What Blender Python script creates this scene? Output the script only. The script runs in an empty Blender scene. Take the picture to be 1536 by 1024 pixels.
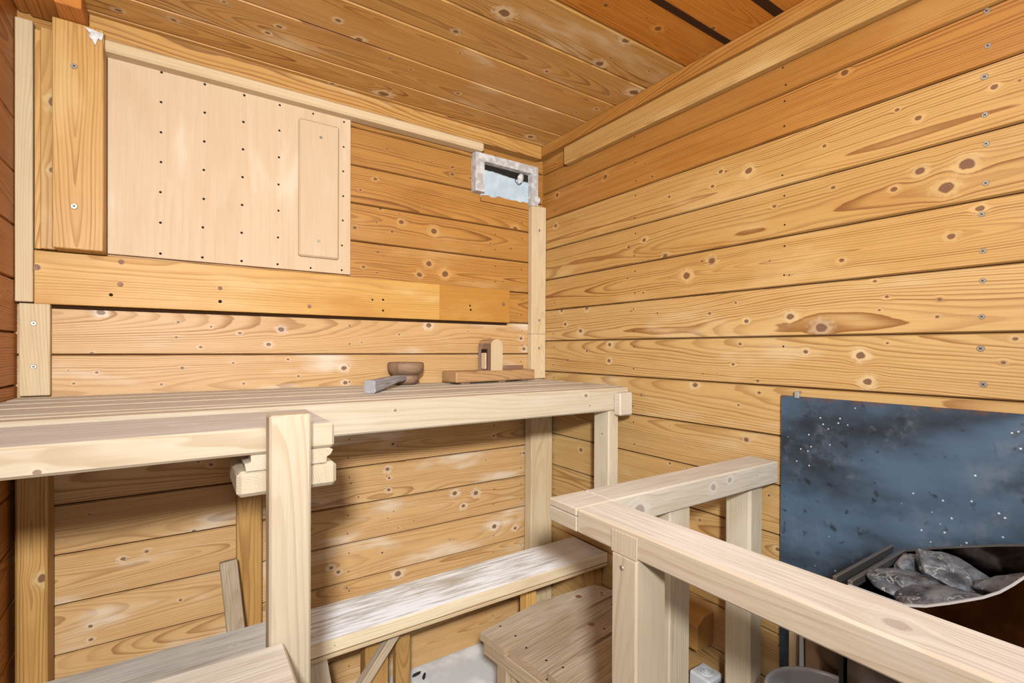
import bpy, bmesh, math, random
from mathutils import Vector, Matrix, noise
random.seed(7)
EXPO = -.09
H = 1.10                     # floor lies at z = 0; the numbers below are heights above / below the eye, H is added
col = bpy.context.scene.collection
sc = bpy.context.scene
sc.view_settings.view_transform = 'Standard'
sc.view_settings.look = 'None'
sc.view_settings.exposure = EXPO

def lin(h):
    h = h.lstrip('#'); r = []
    for i in (0, 2, 4):
        c = int(h[i:i+2], 16) / 255
        r.append(c / 12.92 if c <= .04045 else ((c + .055) / 1.055) ** 2.4)
    return (r[0] * DIM, r[1] * DIM, r[2] * DIM, 1)

DIM = 1.
# ------------------------------------------------------------------ node helpers
class NT:
    def __init__(s, tree): s.t = tree
    def n(s, typ, **kw):
        x = s.t.nodes.new(typ)
        for k, v in kw.items(): setattr(x, k, v)
        return x
    def put(s, sock, v):
        if isinstance(v, bpy.types.NodeSocket): s.t.links.new(v, sock)
        elif v is not None: sock.default_value = v
    def m(s, op, a, b=None, c=None):
        x = s.n('ShaderNodeMath', operation=op)
        for i, v in enumerate((a, b, c)):
            if v is not None: s.put(x.inputs[i], v)
        return x.outputs[0]
    def add(s, a, b): return s.m('ADD', a, b)
    def sub(s, a, b): return s.m('SUBTRACT', a, b)
    def mul(s, a, b): return s.m('MULTIPLY', a, b)
    def smooth(s, v, a, b, lo=0., hi=1.):
        x = s.n('ShaderNodeMapRange', interpolation_type='SMOOTHSTEP')
        for i, q in enumerate((v, a, b, lo, hi)): s.put(x.inputs[i], q)
        return x.outputs[0]
    def xyz(s, x, y, z):
        c = s.n('ShaderNodeCombineXYZ')
        for i, q in enumerate((x, y, z)): s.put(c.inputs[i], q)
        return c.outputs[0]
    def sep(s, v):
        c = s.n('ShaderNodeSeparateXYZ'); s.put(c.inputs[0], v); return c.outputs
    def noise(s, v, scale=1., detail=2., rough=.5):
        x = s.n('ShaderNodeTexNoise'); s.put(x.inputs['Vector'], v)
        x.inputs['Scale'].default_value = scale; x.inputs['Detail'].default_value = detail; x.inputs['Roughness'].default_value = rough
        return x.outputs[0]
    def mix(s, f, a, b, mode='MIX'):
        x = s.n('ShaderNodeMix', data_type='RGBA', blend_type=mode, clamp_factor=True)
        s.put(x.inputs[0], f); s.put(x.inputs[6], a); s.put(x.inputs[7], b); return x.outputs[2]
    def attr(s, name):
        return s.n('ShaderNodeAttribute', attribute_name=name, attribute_type='GEOMETRY').outputs['Vector']

def knot_group():
    g = bpy.data.node_groups.new('KnotField', 'ShaderNodeTree')
    for nm, t in (('X', 'NodeSocketFloat'), ('Y', 'NodeSocketFloat'), ('K', 'NodeSocketVector'), ('W', 'NodeSocketFloat')):
        g.interface.new_socket(nm, in_out='INPUT', socket_type=t)
    for nm in ('Disp', 'Core', 'Halo', 'Q'): g.interface.new_socket(nm, in_out='OUTPUT', socket_type='NodeSocketFloat')
    N = NT(g); gi = N.n('NodeGroupInput'); go = N.n('NodeGroupOutput')
    kx, ky, kr = N.sep(gi.outputs['K'])
    R = N.m('MAXIMUM', N.mul(kr, .82), 1e-4)
    du = N.mul(N.sub(gi.outputs['X'], kx), .8); dv = N.sub(gi.outputs['Y'], ky)
    d = N.m('SQRT', N.add(N.mul(du, du), N.mul(dv, dv)))
    q = N.add(N.m('DIVIDE', d, R), N.mul(gi.outputs['W'], .7))
    q2 = N.m('MAXIMUM', N.m('DIVIDE', q, 1.5), 1.)
    fade = N.smooth(q, 5.5, 2.2)
    disp = N.mul(N.mul(dv, N.m('DIVIDE', -1., N.mul(q2, q2))), fade)
    N.put(go.inputs['Disp'], disp)
    N.put(go.inputs['Core'], N.smooth(q, 1.1, .8))
    on = N.smooth(kr, .002, .009, .25, 1.)
    N.put(go.inputs['Halo'], N.mul(N.smooth(N.add(q, N.mul(gi.outputs['W'], 2.5)), 2.9, 1.0), N.mul(on, N.m('GREATER_THAN', kr, .0005))))
    N.put(go.inputs['Q'], q)
    return g
KG = knot_group()

def grain_group():
    g = bpy.data.node_groups.new('PineGrain', 'ShaderNodeTree')
    for nm in ('Line', 'Fibre', 'Core', 'Halo', 'KnotRing', 'Slow', 'Tone', 'Grey', 'Blotch'):
        g.interface.new_socket(nm, in_out='OUTPUT', socket_type='NodeSocketFloat')
    N = NT(g); go = N.n('NodeGroupOutput')
    x, y, z = N.sep(N.attr('wc')); yo, zo, seed = N.sep(N.attr('rnd')); tone, sp, grey = N.sep(N.attr('tv'))
    wob = N.sub(N.noise(N.xyz(x, y, seed), 90, 2), .5)
    D = core = halo = ring = None
    for k in ('k1', 'k2', 'k3', 'k4'):
        k_ = N.n('ShaderNodeGroup'); k_.node_tree = KG
        N.put(k_.inputs['X'], x); N.put(k_.inputs['Y'], y); N.put(k_.inputs['K'], N.attr(k)); N.put(k_.inputs['W'], wob)
        o = k_.outputs
        kr = N.mul(N.m('FRACT', N.mul(o['Q'], 3.3)), o['Core'])
        D = o['Disp'] if D is None else N.add(D, o['Disp'])
        core = o['Core'] if core is None else N.m('MAXIMUM', core, o['Core'])
        halo = o['Halo'] if halo is None else N.m('MAXIMUM', halo, o['Halo'])
        ring = kr if ring is None else N.m('MAXIMUM', ring, kr)
    y2 = N.add(y, D)
    s7 = N.mul(seed, 7.31)
    slow = N.noise(N.xyz(N.add(N.mul(x, 1.1), s7), N.mul(y2, 5), N.add(N.mul(z, 5), seed)), 1., 2.)
    yy = N.add(y2, yo); zz = N.add(N.add(z, zo), N.mul(N.mul(N.m('SINE', N.mul(seed, 12.9)), .045), x))
    r = N.m('SQRT', N.add(N.mul(yy, yy), N.mul(zz, zz)))
    r = N.add(r, N.mul(N.sub(slow, .5), .06))
    n2 = N.noise(N.xyz(N.add(N.mul(x, 6), s7), N.mul(y2, 45), N.add(N.mul(z, 45), seed)), 1., 2.)
    t = N.add(N.m('DIVIDE', r, N.mul(sp, .0043)), N.mul(N.sub(n2, .5), .7))
    f = N.m('FRACT', t)
    line = N.mul(N.smooth(f, .38, .92), N.smooth(f, 1., .93))
    wn = N.n('ShaderNodeTexWhiteNoise', noise_dimensions='1D'); N.put(wn.inputs['W'], N.add(N.m('FLOOR', t), N.mul(seed, 31.7)))
    line = N.mul(line, N.add(N.mul(N.m('POWER', wn.outputs[0], 1.6), .8), .28))
    fib = N.noise(N.xyz(N.add(N.mul(x, 9), s7), N.mul(y2, 330), N.add(N.mul(z, 330), seed)), 1., 2.)
    blotch = N.noise(N.xyz(N.add(N.mul(x, 3.2), s7), N.mul(y, 11), N.add(N.mul(z, 9), N.mul(seed, 2.))), 1., 3., .55)
    for nm, v in (('Line', line), ('Fibre', fib), ('Core', core), ('Halo', halo), ('KnotRing', ring), ('Slow', slow), ('Tone', tone), ('Grey', grey), ('Blotch', blotch)):
        N.put(go.inputs[nm], v)
    return g
GG = grain_group()

def wood(name, light, dark, wash='#F4E6CC', stain=None, contrast=.8, wash_amt=.35, stain_amt=.5, rough=.48,
         knot='#5E3A26', knot_ring='#94684A', grey_col='#A2968A', grey_dark='#6E6157', lime=0., spec=.3, halo_amt=.55, alb=.68):
    m = bpy.data.materials.new(name); m.use_nodes = True
    N = NT(m.node_tree); b = m.node_tree.nodes['Principled BSDF']
    g = N.n('ShaderNodeGroup'); g.node_tree = GG; o = g.outputs
    c = N.mix(N.mul(N.smooth(o['Blotch'], .52, .75), stain_amt), lin(light), lin(stain or dark))
    c = N.mix(N.mul(o['Line'], contrast), c, lin(dark))
    c = N.mix(N.mul(N.smooth(o['Fibre'], .35, .8), .22), c, lin(dark))
    c = N.mix(N.mul(N.smooth(o['Blotch'], .47, .25), wash_amt), c, lin(wash))  # pale patches paint varnish sheen into the colour, mottling on plywood
    c = N.mix(N.mul(o['Halo'], halo_amt), c, lin(wash))
    c = N.mix(N.mul(o['Core'], .92), c, N.mix(o['KnotRing'], lin(knot), lin(knot_ring)))
    gc = N.mix(N.smooth(o['Fibre'], .3, .75), lin(grey_col), lin(grey_dark))
    gc = N.mix(N.mul(N.smooth(o['Blotch'], .45, .68), .5), gc, lin(grey_dark))
    c = N.mix(N.mul(o['Grey'], N.smooth(o['Slow'], .1, .5, .55, 1.)), c, gc)
    if lime:
        x, y, z = N.sep(N.attr('wc'))
        n = N.noise(N.xyz(N.mul(x, 6), N.mul(y, 70), N.mul(z, 70)), 1., 5., .7)
        n2 = N.noise(N.xyz(N.mul(x, 2.2), N.mul(y, 4), z), 1., 2.)
        f = N.mul(N.smooth(N.add(n, N.mul(N.sub(n2, .5), .5)), .30, .62), lime)
        f = N.mul(N.mul(f, N.smooth(o['Grey'], .0, .5)), N.smooth(N.add(x, N.mul(n, .1)), .70, .60, .25, 1.))  # lime thins at the right end, painting rail shadow and dirt
        f = N.mul(f, N.smooth(x, -.29, -.20, .25, 1.))
        c = N.mix(f, c, lin('#F6F8FC'))
    t = N.n('ShaderNodeVectorMath', operation='SCALE'); N.put(t.inputs[0], c); N.put(t.inputs['Scale'], N.mul(o['Tone'], alb))
    N.put(b.inputs['Base Color'], t.outputs[0])
    N.put(b.inputs['Roughness'], N.add(N.mul(o['Line'], .12), rough))
    b.inputs['Specular IOR Level'].default_value = spec
    bp = N.n('ShaderNodeBump'); bp.inputs['Strength'].default_value = .18; bp.inputs['Distance'].default_value = .001
    N.put(bp.inputs['Height'], N.add(N.mul(o['Line'], -.6), N.mul(o['Fibre'], .4)))
    N.put(b.inputs['Normal'], bp.outputs[0])
    return m

def plain(name, c, rough=.6, metal=0., noise_c=None, nscale=20., spec=.4, bump=0., lo=.4, hi=.65, detail=4.):
    m = bpy.data.materials.new(name); m.use_nodes = True
    N = NT(m.node_tree); b = m.node_tree.nodes['Principled BSDF']
    b.inputs['Roughness'].default_value = rough; b.inputs['Metallic'].default_value = metal
    b.inputs['Specular IOR Level'].default_value = spec
    b.inputs['Base Color'].default_value = lin(c)
    if noise_c:
        tc = N.n('ShaderNodeTexCoord')
        n = N.noise(tc.outputs['Object'], nscale, detail, .6)
        N.put(b.inputs['Base Color'], N.mix(N.smooth(n, lo, hi), lin(c), lin(noise_c)))
        if bump:
            bp = N.n('ShaderNodeBump'); bp.inputs['Strength'].default_value = bump; bp.inputs['Distance'].default_value = .01
            N.put(bp.inputs['Height'], n); N.put(b.inputs['Normal'], bp.outputs[0])
    return m

# ------------------------------------------------------------------ materials
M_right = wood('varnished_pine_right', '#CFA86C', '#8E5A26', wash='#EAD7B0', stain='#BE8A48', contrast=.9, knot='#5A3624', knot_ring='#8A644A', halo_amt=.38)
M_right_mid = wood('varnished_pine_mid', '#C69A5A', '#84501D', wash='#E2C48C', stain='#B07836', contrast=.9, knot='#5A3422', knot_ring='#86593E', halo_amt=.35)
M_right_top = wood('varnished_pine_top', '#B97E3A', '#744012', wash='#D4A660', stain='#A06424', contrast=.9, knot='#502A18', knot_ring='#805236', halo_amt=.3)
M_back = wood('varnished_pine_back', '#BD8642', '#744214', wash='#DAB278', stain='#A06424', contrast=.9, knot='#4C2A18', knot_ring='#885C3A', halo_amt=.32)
M_low = wood('pale_varnished_pine', '#D0A670', '#946432', wash='#F2E9DC', stain='#BC8A52', contrast=.8, wash_amt=.5, knot='#53341F', knot_ring='#8C6648', halo_amt=.35)
M_ceil = wood('amber_pine_ceiling', '#D29E58', '#7E4A18', wash='#F0DAB2', stain='#B67834', contrast=.85, wash_amt=.6, stain_amt=.6, knot='#55321F', knot_ring='#966A42')
M_amber = wood('dark_amber_pine', '#CC8038', '#80460F', wash='#DC9E58', stain='#AC6824', contrast=.8, wash_amt=.2)
M_honey = wood('honey_pine_board', '#D2A052', '#9A662C', wash='#E6CA90', stain='#C08432', contrast=.45, stain_amt=.8, knot='#7A5034', knot_ring='#8E6446')
M_honey_dark = wood('stained_honey_pine', '#BE863A', '#935C20', wash='#D8AC62', stain='#A8691E', contrast=.4, stain_amt=.9)
M_yellow = wood('yellow_pine_board', '#D2A25E', '#9A662A', wash='#E6C88E', stain='#BE8A46', contrast=.8)
M_pale = wood('planed_pale_pine', '#D5C6AC', '#B69A74', wash='#E4DCCB', stain='#C8B392', contrast=.5, wash_amt=.4, stain_amt=.35, rough=.6, spec=.2, knot='#7E6450', knot_ring='#A88E70', grey_col='#F4F2EE', grey_dark='#C4BEB6')  # weathered tops painted near white to stand in for missing light
M_trim = wood('pale_pine_trim', '#D6BE98', '#B59268', wash='#E6D8BC', stain='#C8AA7C', contrast=.5, rough=.58, spec=.2)
M_ply = wood('birch_plywood', '#D6BA98', '#C29C74', wash='#E4D2B8', stain='#CCA882', contrast=.12, stain_amt=.45, wash_amt=.7, rough=.55, spec=.2)
M_lime = wood('whitened_plank', '#D2C2A4', '#A88C68', contrast=.5, lime=.95, rough=.65, spec=.2, alb=.92, grey_col='#BDB5AD', grey_dark='#857B74')
M_stool = wood('weathered_stool_wood', '#CCB290', '#987C60', wash='#DCCCB4', stain='#B09272', contrast=.95, rough=.7, spec=.15, grey_col='#E2D8C8', grey_dark='#8E7C68')
M_ladle = wood('worn_dark_wood', '#A08064', '#62463A', wash='#C2AA8C', stain='#6A5040', contrast=.6, stain_amt=.9, rough=.6, grey_col='#CDD0D6', grey_dark='#8A878C')
M_holder = wood('old_brown_wood', '#C49A6A', '#8A603A', wash='#DEC298', stain='#A67848', contrast=.7, rough=.6)
M_holder_d = wood('old_dark_and_shaded_wood', '#94705A', '#664936', contrast=.5, rough=.65)
DIM = .7
M_gap = plain('groove_shadow_brown', '#3A2210', .9, spec=.1)
M_hole = plain('nail_hole', '#2E2018', .8, spec=.1)
M_screw = plain('screw_steel', '#B9B2A2', .4, .7)
DIM = 1.
M_floor = plain('bare_concrete', '#B8B8B8', .85, 0, '#D0D0D0', 9., .2, .15)
DIM = .72
M_vent = plain('grey_render_frame', '#B2ACA8', .9, 0, '#D4D1CE', 45., .15, .4)
M_plaster = plain('white_plaster', '#D9D7D4', .9, 0, '#B9B4B0', 60., .15, .3)
M_paper = plain('white_paper', '#E4E2DE', .8, 0, '#BDB9B4', 80.)
M_clip = plain('zinc_clip', '#C8CACB', .4, .6)
M_rim = plain('steel_edge', '#8E8A86', .35, .8)
M_edge = plain('lit_steel_edge', '#E8E8E6', .35, .4)  # lit copy of the rim steel, brightness put into the colour
M_steel = plain('polished_dark_steel', '#8A7F78', .12, 1., '#4A403A', 9., lo=.3, hi=.7)
M_brown = plain('brown_reflecting_steel', '#8A6A50', .22, .9, '#5A3E2C', 6.)
M_black = plain('heater_black', '#141212', .3, .2)
M_bucket = plain('clear_white_plastic', '#DADFE4', .25)
M_bucket.node_tree.nodes['Principled BSDF'].inputs['Transmission Weight'].default_value = .5
M_box = plain('light_grey_plastic', '#C3C6C8', .5)
M_boxd = plain('slate_grey_plastic', '#6C7178', .5)
M_chip = plain('charred_bark', '#2A2624', .9)

def vent_plate_mat():
    m = bpy.data.materials.new('pale_blue_sheet_with_shadow_band'); m.use_nodes = True
    N = NT(m.node_tree); b = m.node_tree.nodes['Principled BSDF']
    tc = N.n('ShaderNodeTexCoord'); x, y, z = N.sep(tc.outputs['Object'])
    n = N.noise(tc.outputs['Object'], 25., 4.)
    c = N.mix(N.smooth(n, .4, .7), lin('#B2C4D0'), lin('#C6D4DC'))
    n2 = N.noise(N.xyz(N.mul(x, 60), N.mul(z, 12), 0.), 1., 4.)
    c = N.mix(N.mul(N.smooth(n2, .58, .72), .5), c, lin('#8D9AA3'))
    zz = N.add(z, N.mul(N.sub(n, .5), .012))
    c = N.mix(N.smooth(N.add(zz, N.mul(x, .06)), .094, .099), c, lin('#17120F'))  # black band along the top paints the shadow gap into the colour
    N.put(b.inputs['Base Color'], c); b.inputs['Roughness'].default_value = .5
    return m
M_plate = vent_plate_mat()

def sheet_mat():
    m = bpy.data.materials.new('blued_black_steel'); m.use_nodes = True
    N = NT(m.node_tree); b = m.node_tree.nodes['Principled BSDF']
    tc = N.n('ShaderNodeTexCoord'); P = tc.outputs['Object']; x, y, z = N.sep(P)
    n = N.noise(N.xyz(x, N.mul(y, 2.5), N.mul(z, 6)), 1.6, 4., .55)
    c = N.mix(N.smooth(n, .3, .7), lin('#272F38'), lin('#51687E'))
    d = N.noise(P, 38., 3., .6)
    c = N.mix(N.mul(N.smooth(d, .6, .72), .8), c, lin('#1E242B'))
    d2 = N.noise(P, 11., 5., .7)
    c = N.mix(N.mul(N.smooth(d2, .52, .72), .55), c, lin('#6C7480'))
    v = N.n('ShaderNodeTexVoronoi', feature='F1'); N.put(v.inputs['Vector'], P); v.inputs['Scale'].default_value = 62.
    pick = N.smooth(N.noise(P, 6., 2.), .5, .58)
    sp = N.mul(N.smooth(v.outputs['Distance'], .13, .07), pick)
    c = N.mix(N.mul(sp, .9), c, lin('#DDE3E8'))
    # rust towards the top edge and one rust run
    er = N.mul(N.smooth(z, -.012, 0.), N.smooth(N.noise(P, 30., 3.), .4, .6))
    c = N.mix(N.mul(er, .7), c, lin('#6A4636'))
    N.put(b.inputs['Base Color'], c)
    b.inputs['Metallic'].default_value = .15; b.inputs['Specular IOR Level'].default_value = .4
    N.put(b.inputs['Roughness'], N.smooth(d2, .3, .7, .38, .6))
    return m
M_sheet = sheet_mat()

def stone_mat():
    m = bpy.data.materials.new('dark_heater_stone'); m.use_nodes = True
    N = NT(m.node_tree); b = m.node_tree.nodes['Principled BSDF']
    tc = N.n('ShaderNodeTexCoord'); oi = N.n('ShaderNodeObjectInfo')
    va = N.n('ShaderNodeVectorMath', operation='ADD'); N.put(va.inputs[0], tc.outputs['Object']); N.put(va.inputs[1], oi.outputs['Random'])
    P = va.outputs[0]
    n = N.noise(P, 28., 6., .65)
    c = N.mix(N.smooth(n, .35, .68), lin('#272C33'), lin('#767C84'))
    n3 = N.noise(P, 120., 3., .7)
    c = N.mix(N.mul(N.smooth(n3, .58, .75), .6), c, lin('#B9BCBE'))
    w = N.noise(P, 13., 4., .6)
    vein = N.smooth(N.m('ABSOLUTE', N.sub(w, .5)), .008, .002)
    c = N.mix(N.mul(vein, .5), c, lin('#C9C8C4'))
    n4 = N.noise(P, 9., 2.)
    c = N.mix(N.mul(N.smooth(n4, .58, .75), .5), c, lin('#7D5F58'))
    N.put(b.inputs['Base Color'], c); b.inputs['Roughness'].default_value = .7
    bp = N.n('ShaderNodeBump'); bp.inputs['Strength'].default_value = .6; bp.inputs['Distance'].default_value = .006
    N.put(bp.inputs['Height'], N.add(n, N.mul(n3, .3))); N.put(b.inputs['Normal'], bp.outputs[0])
    return m
M_stone = stone_mat()

# ------------------------------------------------------------------ mesh builder
ATT = ('wc', 'rnd', 'tv', 'k1', 'k2', 'k3', 'k4')
class W:
    """one piece of wood: grain frame and random ring centre"""
    def __init__(s, o, g, a, b, tone=1., sp=1., grey=0., top_grey=0., yo=None, zo=None):
        s.o, s.g, s.a, s.b = Vector(o), Vector(g), Vector(a), Vector(b)
        s.tone, s.sp, s.grey, s.top_grey = tone * random.uniform(.96, 1.04), sp * random.uniform(.75, 1.3), grey, top_grey
        s.yo = random.uniform(-.07, .07) if yo is None else yo
        s.zo = random.choice((-1, 1)) * random.uniform(.02, .09) if zo is None else zo
        s.seed = random.uniform(0, 10)

class MB:
    def __init__(s): s.v, s.f, s.mi, s.at, s.mats = [], [], [], [], []
    def mat(s, m):
        if m not in s.mats: s.mats.append(m)
        return s.mats.index(m)
    def face(s, pts, m, w=None, n=None, kn=()):
        i0 = len(s.v); s.v += [tuple(p) for p in pts]; s.f.append(list(range(i0, i0 + len(pts)))); s.mi.append(s.mat(m))
        if w is None:
            s.at.append(None); return
        if n is None:
            n = (Vector(pts[1]) - Vector(pts[0])).cross(Vector(pts[2]) - Vector(pts[0]))
        nn = [abs(n.dot(q)) for q in (w.g, w.a, w.b)]; k = nn.index(max(nn))
        wc = []
        for p in pts:
            d = Vector(p) - w.o; x, y, z = d.dot(w.g), d.dot(w.a), d.dot(w.b)
            wc.append((x, z, y) if k == 1 else (x, y, z))
        rn = (w.zo, w.yo, w.seed) if k == 1 else (w.yo, w.zo, w.seed)
        up = w.top_grey if n.normalized().z > .8 else w.grey
        kk = list(kn) + [(0, 0, 0)] * 4
        s.at.append((wc, rn, (w.tone, w.sp, up), kk[0], kk[1], kk[2], kk[3]))
    def box(s, c, d, m, w=None, rot=None, ch=.0015, kn=None, tint=None):
        """chamfered box; c centre, d full sizes; kn {face: [(u,v,r)]}"""
        c = Vector(c); R = rot or Matrix.Identity(3); h = [q / 2 for q in d]; ch = min(ch, min(h) * .6)
        P = {}
        for sx in (-1, 1):
            for sy in (-1, 1):
                for sz in (-1, 1):
                    sg = (sx, sy, sz)
                    for ax in range(3):
                        P[sg, ax] = c + R @ Vector([sg[k] * (h[k] - (0 if k == ax else ch)) for k in range(3)])
        def q(keys, n, f=None):
            pts = [P[k] for k in keys]; n = R @ Vector(n)
            nn = (pts[1] - pts[0]).cross(pts[2] - pts[0])
            if nn.dot(n) < 0: pts.reverse()
            s.face(pts, m, w, n, (kn or {}).get(f, ()))
        for ax in range(3):
            o1, o2 = [k for k in range(3) if k != ax]
            for sg in (-1, 1):
                keys = []
                for a, b in ((-1, -1), (1, -1), (1, 1), (-1, 1)):
                    t = [0, 0, 0]; t[ax] = sg; t[o1] = a; t[o2] = b; keys.append((tuple(t), ax))
                n = [0, 0, 0]; n[ax] = sg; q(keys, n, ('-' if sg < 0 else '+') + 'xyz'[ax])
        for ax in range(3):                              # edges along ax
            o1, o2 = [k for k in range(3) if k != ax]
            for a in (-1, 1):
                for b in (-1, 1):
                    t0 = [0, 0, 0]; t0[o1] = a; t0[o2] = b; t1 = list(t0); t0[ax] = -1; t1[ax] = 1
                    n = [0, 0, 0]; n[o1] = a; n[o2] = b * .9
                    q([(tuple(t0), o1), (tuple(t1), o1), (tuple(t1), o2), (tuple(t0), o2)], n)
        for sx in (-1, 1):
            for sy in (-1, 1):
                for sz in (-1, 1):
                    g = (sx, sy, sz); q([(g, 0), (g, 1), (g, 2)], (sx, sy * .9, sz * .8))
    def prism(s, pts, z0, z1, m, w=None, axis=2):
        """2D outline extruded along an axis; outline given in the two other axes in xyz order"""
        def p3(p, z):
            q = list(p); q.insert(axis, z); return Vector(q)
        A = sum(pts[i][0] * pts[(i+1) % len(pts)][1] - pts[(i+1) % len(pts)][0] * pts[i][1] for i in range(len(pts)))
        if (A < 0) != (axis == 1): pts = pts[::-1]
        s.face([p3(p, z1) for p in pts], m, w); s.face([p3(p, z0) for p in pts[::-1]], m, w)
        for i in range(len(pts)):
            a, b = pts[i], pts[(i+1) % len(pts)]
            s.face([p3(a, z0), p3(b, z0), p3(b, z1), p3(a, z1)], m, w)
    def disc(s, c, n, r, h, m, k=14, dome=.35, inset=None):
        c, n = Vector(c), Vector(n).normalized(); u = n.orthogonal().normalized(); v = n.cross(u)
        ring = lambda rr, hh: [c + n * hh + (u * math.cos(2*math.pi*i/k) + v * math.sin(2*math.pi*i/k)) * rr for i in range(k)]
        a, b = ring(r, 0), ring(r * .8, h)
        for i in range(k): s.face([a[i], a[(i+1) % k], b[(i+1) % k], b[i]], m)
        s.face(b, m)
        if inset:                                         # dark cross recess
            for q1, q2 in ((u, v), (v, u)):
                x, y = q1 * r * .5, q2 * r * .1; e = n * (h + .0002)
                s.face([c + e - x - y, c + e + x - y, c + e + x + y, c + e - x + y] if q1 is u else [c + e - x + y, c + e + x + y, c + e + x - y, c + e - x - y], inset)
    def lathe(s, c, prof, m, w=None, k=36, ax=None):
        c = Vector(c); rings = []
        for r, z in prof: rings.append([c + Vector((r * math.cos(2*math.pi*i/k), r * math.sin(2*math.pi*i/k), z)) for i in range(k)])
        for a, b in zip(rings, rings[1:]):
            for i in range(k): s.face([a[i], a[(i+1) % k], b[(i+1) % k], b[i]], m, w)
        return rings
    def build(s, name, parent=None, smooth=False, origin=None, merge=False):
        V = [Vector(p) + Vector((0, 0, H)) for p in s.v]
        if parent is not None: O = wloc(parent)
        elif origin is not None: O = Vector(origin) + Vector((0, 0, H))
        else:
            lo = [min(v[i] for v in V) for i in range(3)]; hi = [max(v[i] for v in V) for i in range(3)]
            O = Vector(((lo[0] + hi[0]) / 2, (lo[1] + hi[1]) / 2, lo[2]))
        me = bpy.data.meshes.new(name)
        me.from_pydata([v - O for v in V], [], s.f)
        for m in s.mats: me.materials.append(m)
        me.polygons.foreach_set('material_index', s.mi)
        if any(s.at):
            bufs = {a: [] for a in ATT}
            for f, at in zip(s.f, s.at):
                k = len(f)
                if at is None:
                    for a in ATT: bufs[a] += [0., 0., 0.] * k if a != 'tv' else [1., 1., 0.] * k
                    continue
                for p in at[0]: bufs['wc'] += list(p)
                for a, v in zip(ATT[1:], at[1:]): bufs[a] += list(v) * k
            for a in ATT:
                me.attributes.new(a, 'FLOAT_VECTOR', 'CORNER').data.foreach_set('vector', bufs[a])
        if smooth:
            me.polygons.foreach_set('use_smooth', [True] * len(me.polygons))
        if smooth or merge:
            b = bmesh.new(); b.from_mesh(me); bmesh.ops.remove_doubles(b, verts=b.verts, dist=1e-5); b.to_mesh(me); b.free()
        me.update()
        o = bpy.data.objects.new(name, me); col.objects.link(o)
        if parent is not None: o.parent = parent
        else: o.location = O
        return o
def wloc(o):
    L = Vector(o.location)
    while o.parent: o = o.parent; L += Vector(o.location)
    return L
def tag(o, label, cat, group=None, kind=None):
    o['label'] = label; o['category'] = cat
    if group: o['group'] = group
    if kind: o['kind'] = kind
    return o
def thing(name, loc, label, cat, group=None):
    o = bpy.data.objects.new(name, None); o.empty_display_size = .05; col.objects.link(o)
    o.location = Vector(loc) + Vector((0, 0, H)); return tag(o, label, cat, group)
X3, Y3, Z3 = Vector((1, 0, 0)), Vector((0, 1, 0)), Vector((0, 0, 1))
FR = {'x': (X3, Y3, Z3), 'y': (Y3, X3, Z3), 'z': (Z3, X3, Y3)}
def span(b, x0, x1, y0, y1, z0, z1, m, grain='x', ch=.0015, kn=None, **kw):
    """box by extents with wood grain along an axis"""
    c = ((x0+x1)/2, (y0+y1)/2, (z0+z1)/2); g, a, bb = FR[grain]
    w = W(c, g, a, bb, **kw)
    if kn:   # absolute positions -> local
        gi, ai, bi = 'xyz'.index(grain), *[i for i in range(3) if i != 'xyz'.index(grain)]
        k2 = {}
        for f, L in kn.items():
            ax = 'xyz'.index(f[1]); other = [i for i in (ai, bi) if i != ax][0]
            k2[f] = [(u - c[gi], v - c[other], r) for u, v, r in L]
        kn = k2
    b.box(c, (x1-x0, y1-y0, z1-z0), m, w, None, ch, kn)
def one(name, ext, m, grain='x', parent=None, **kw):
    b = MB(); span(b, *ext, m, grain, **kw); return b.build(name, parent)

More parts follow.
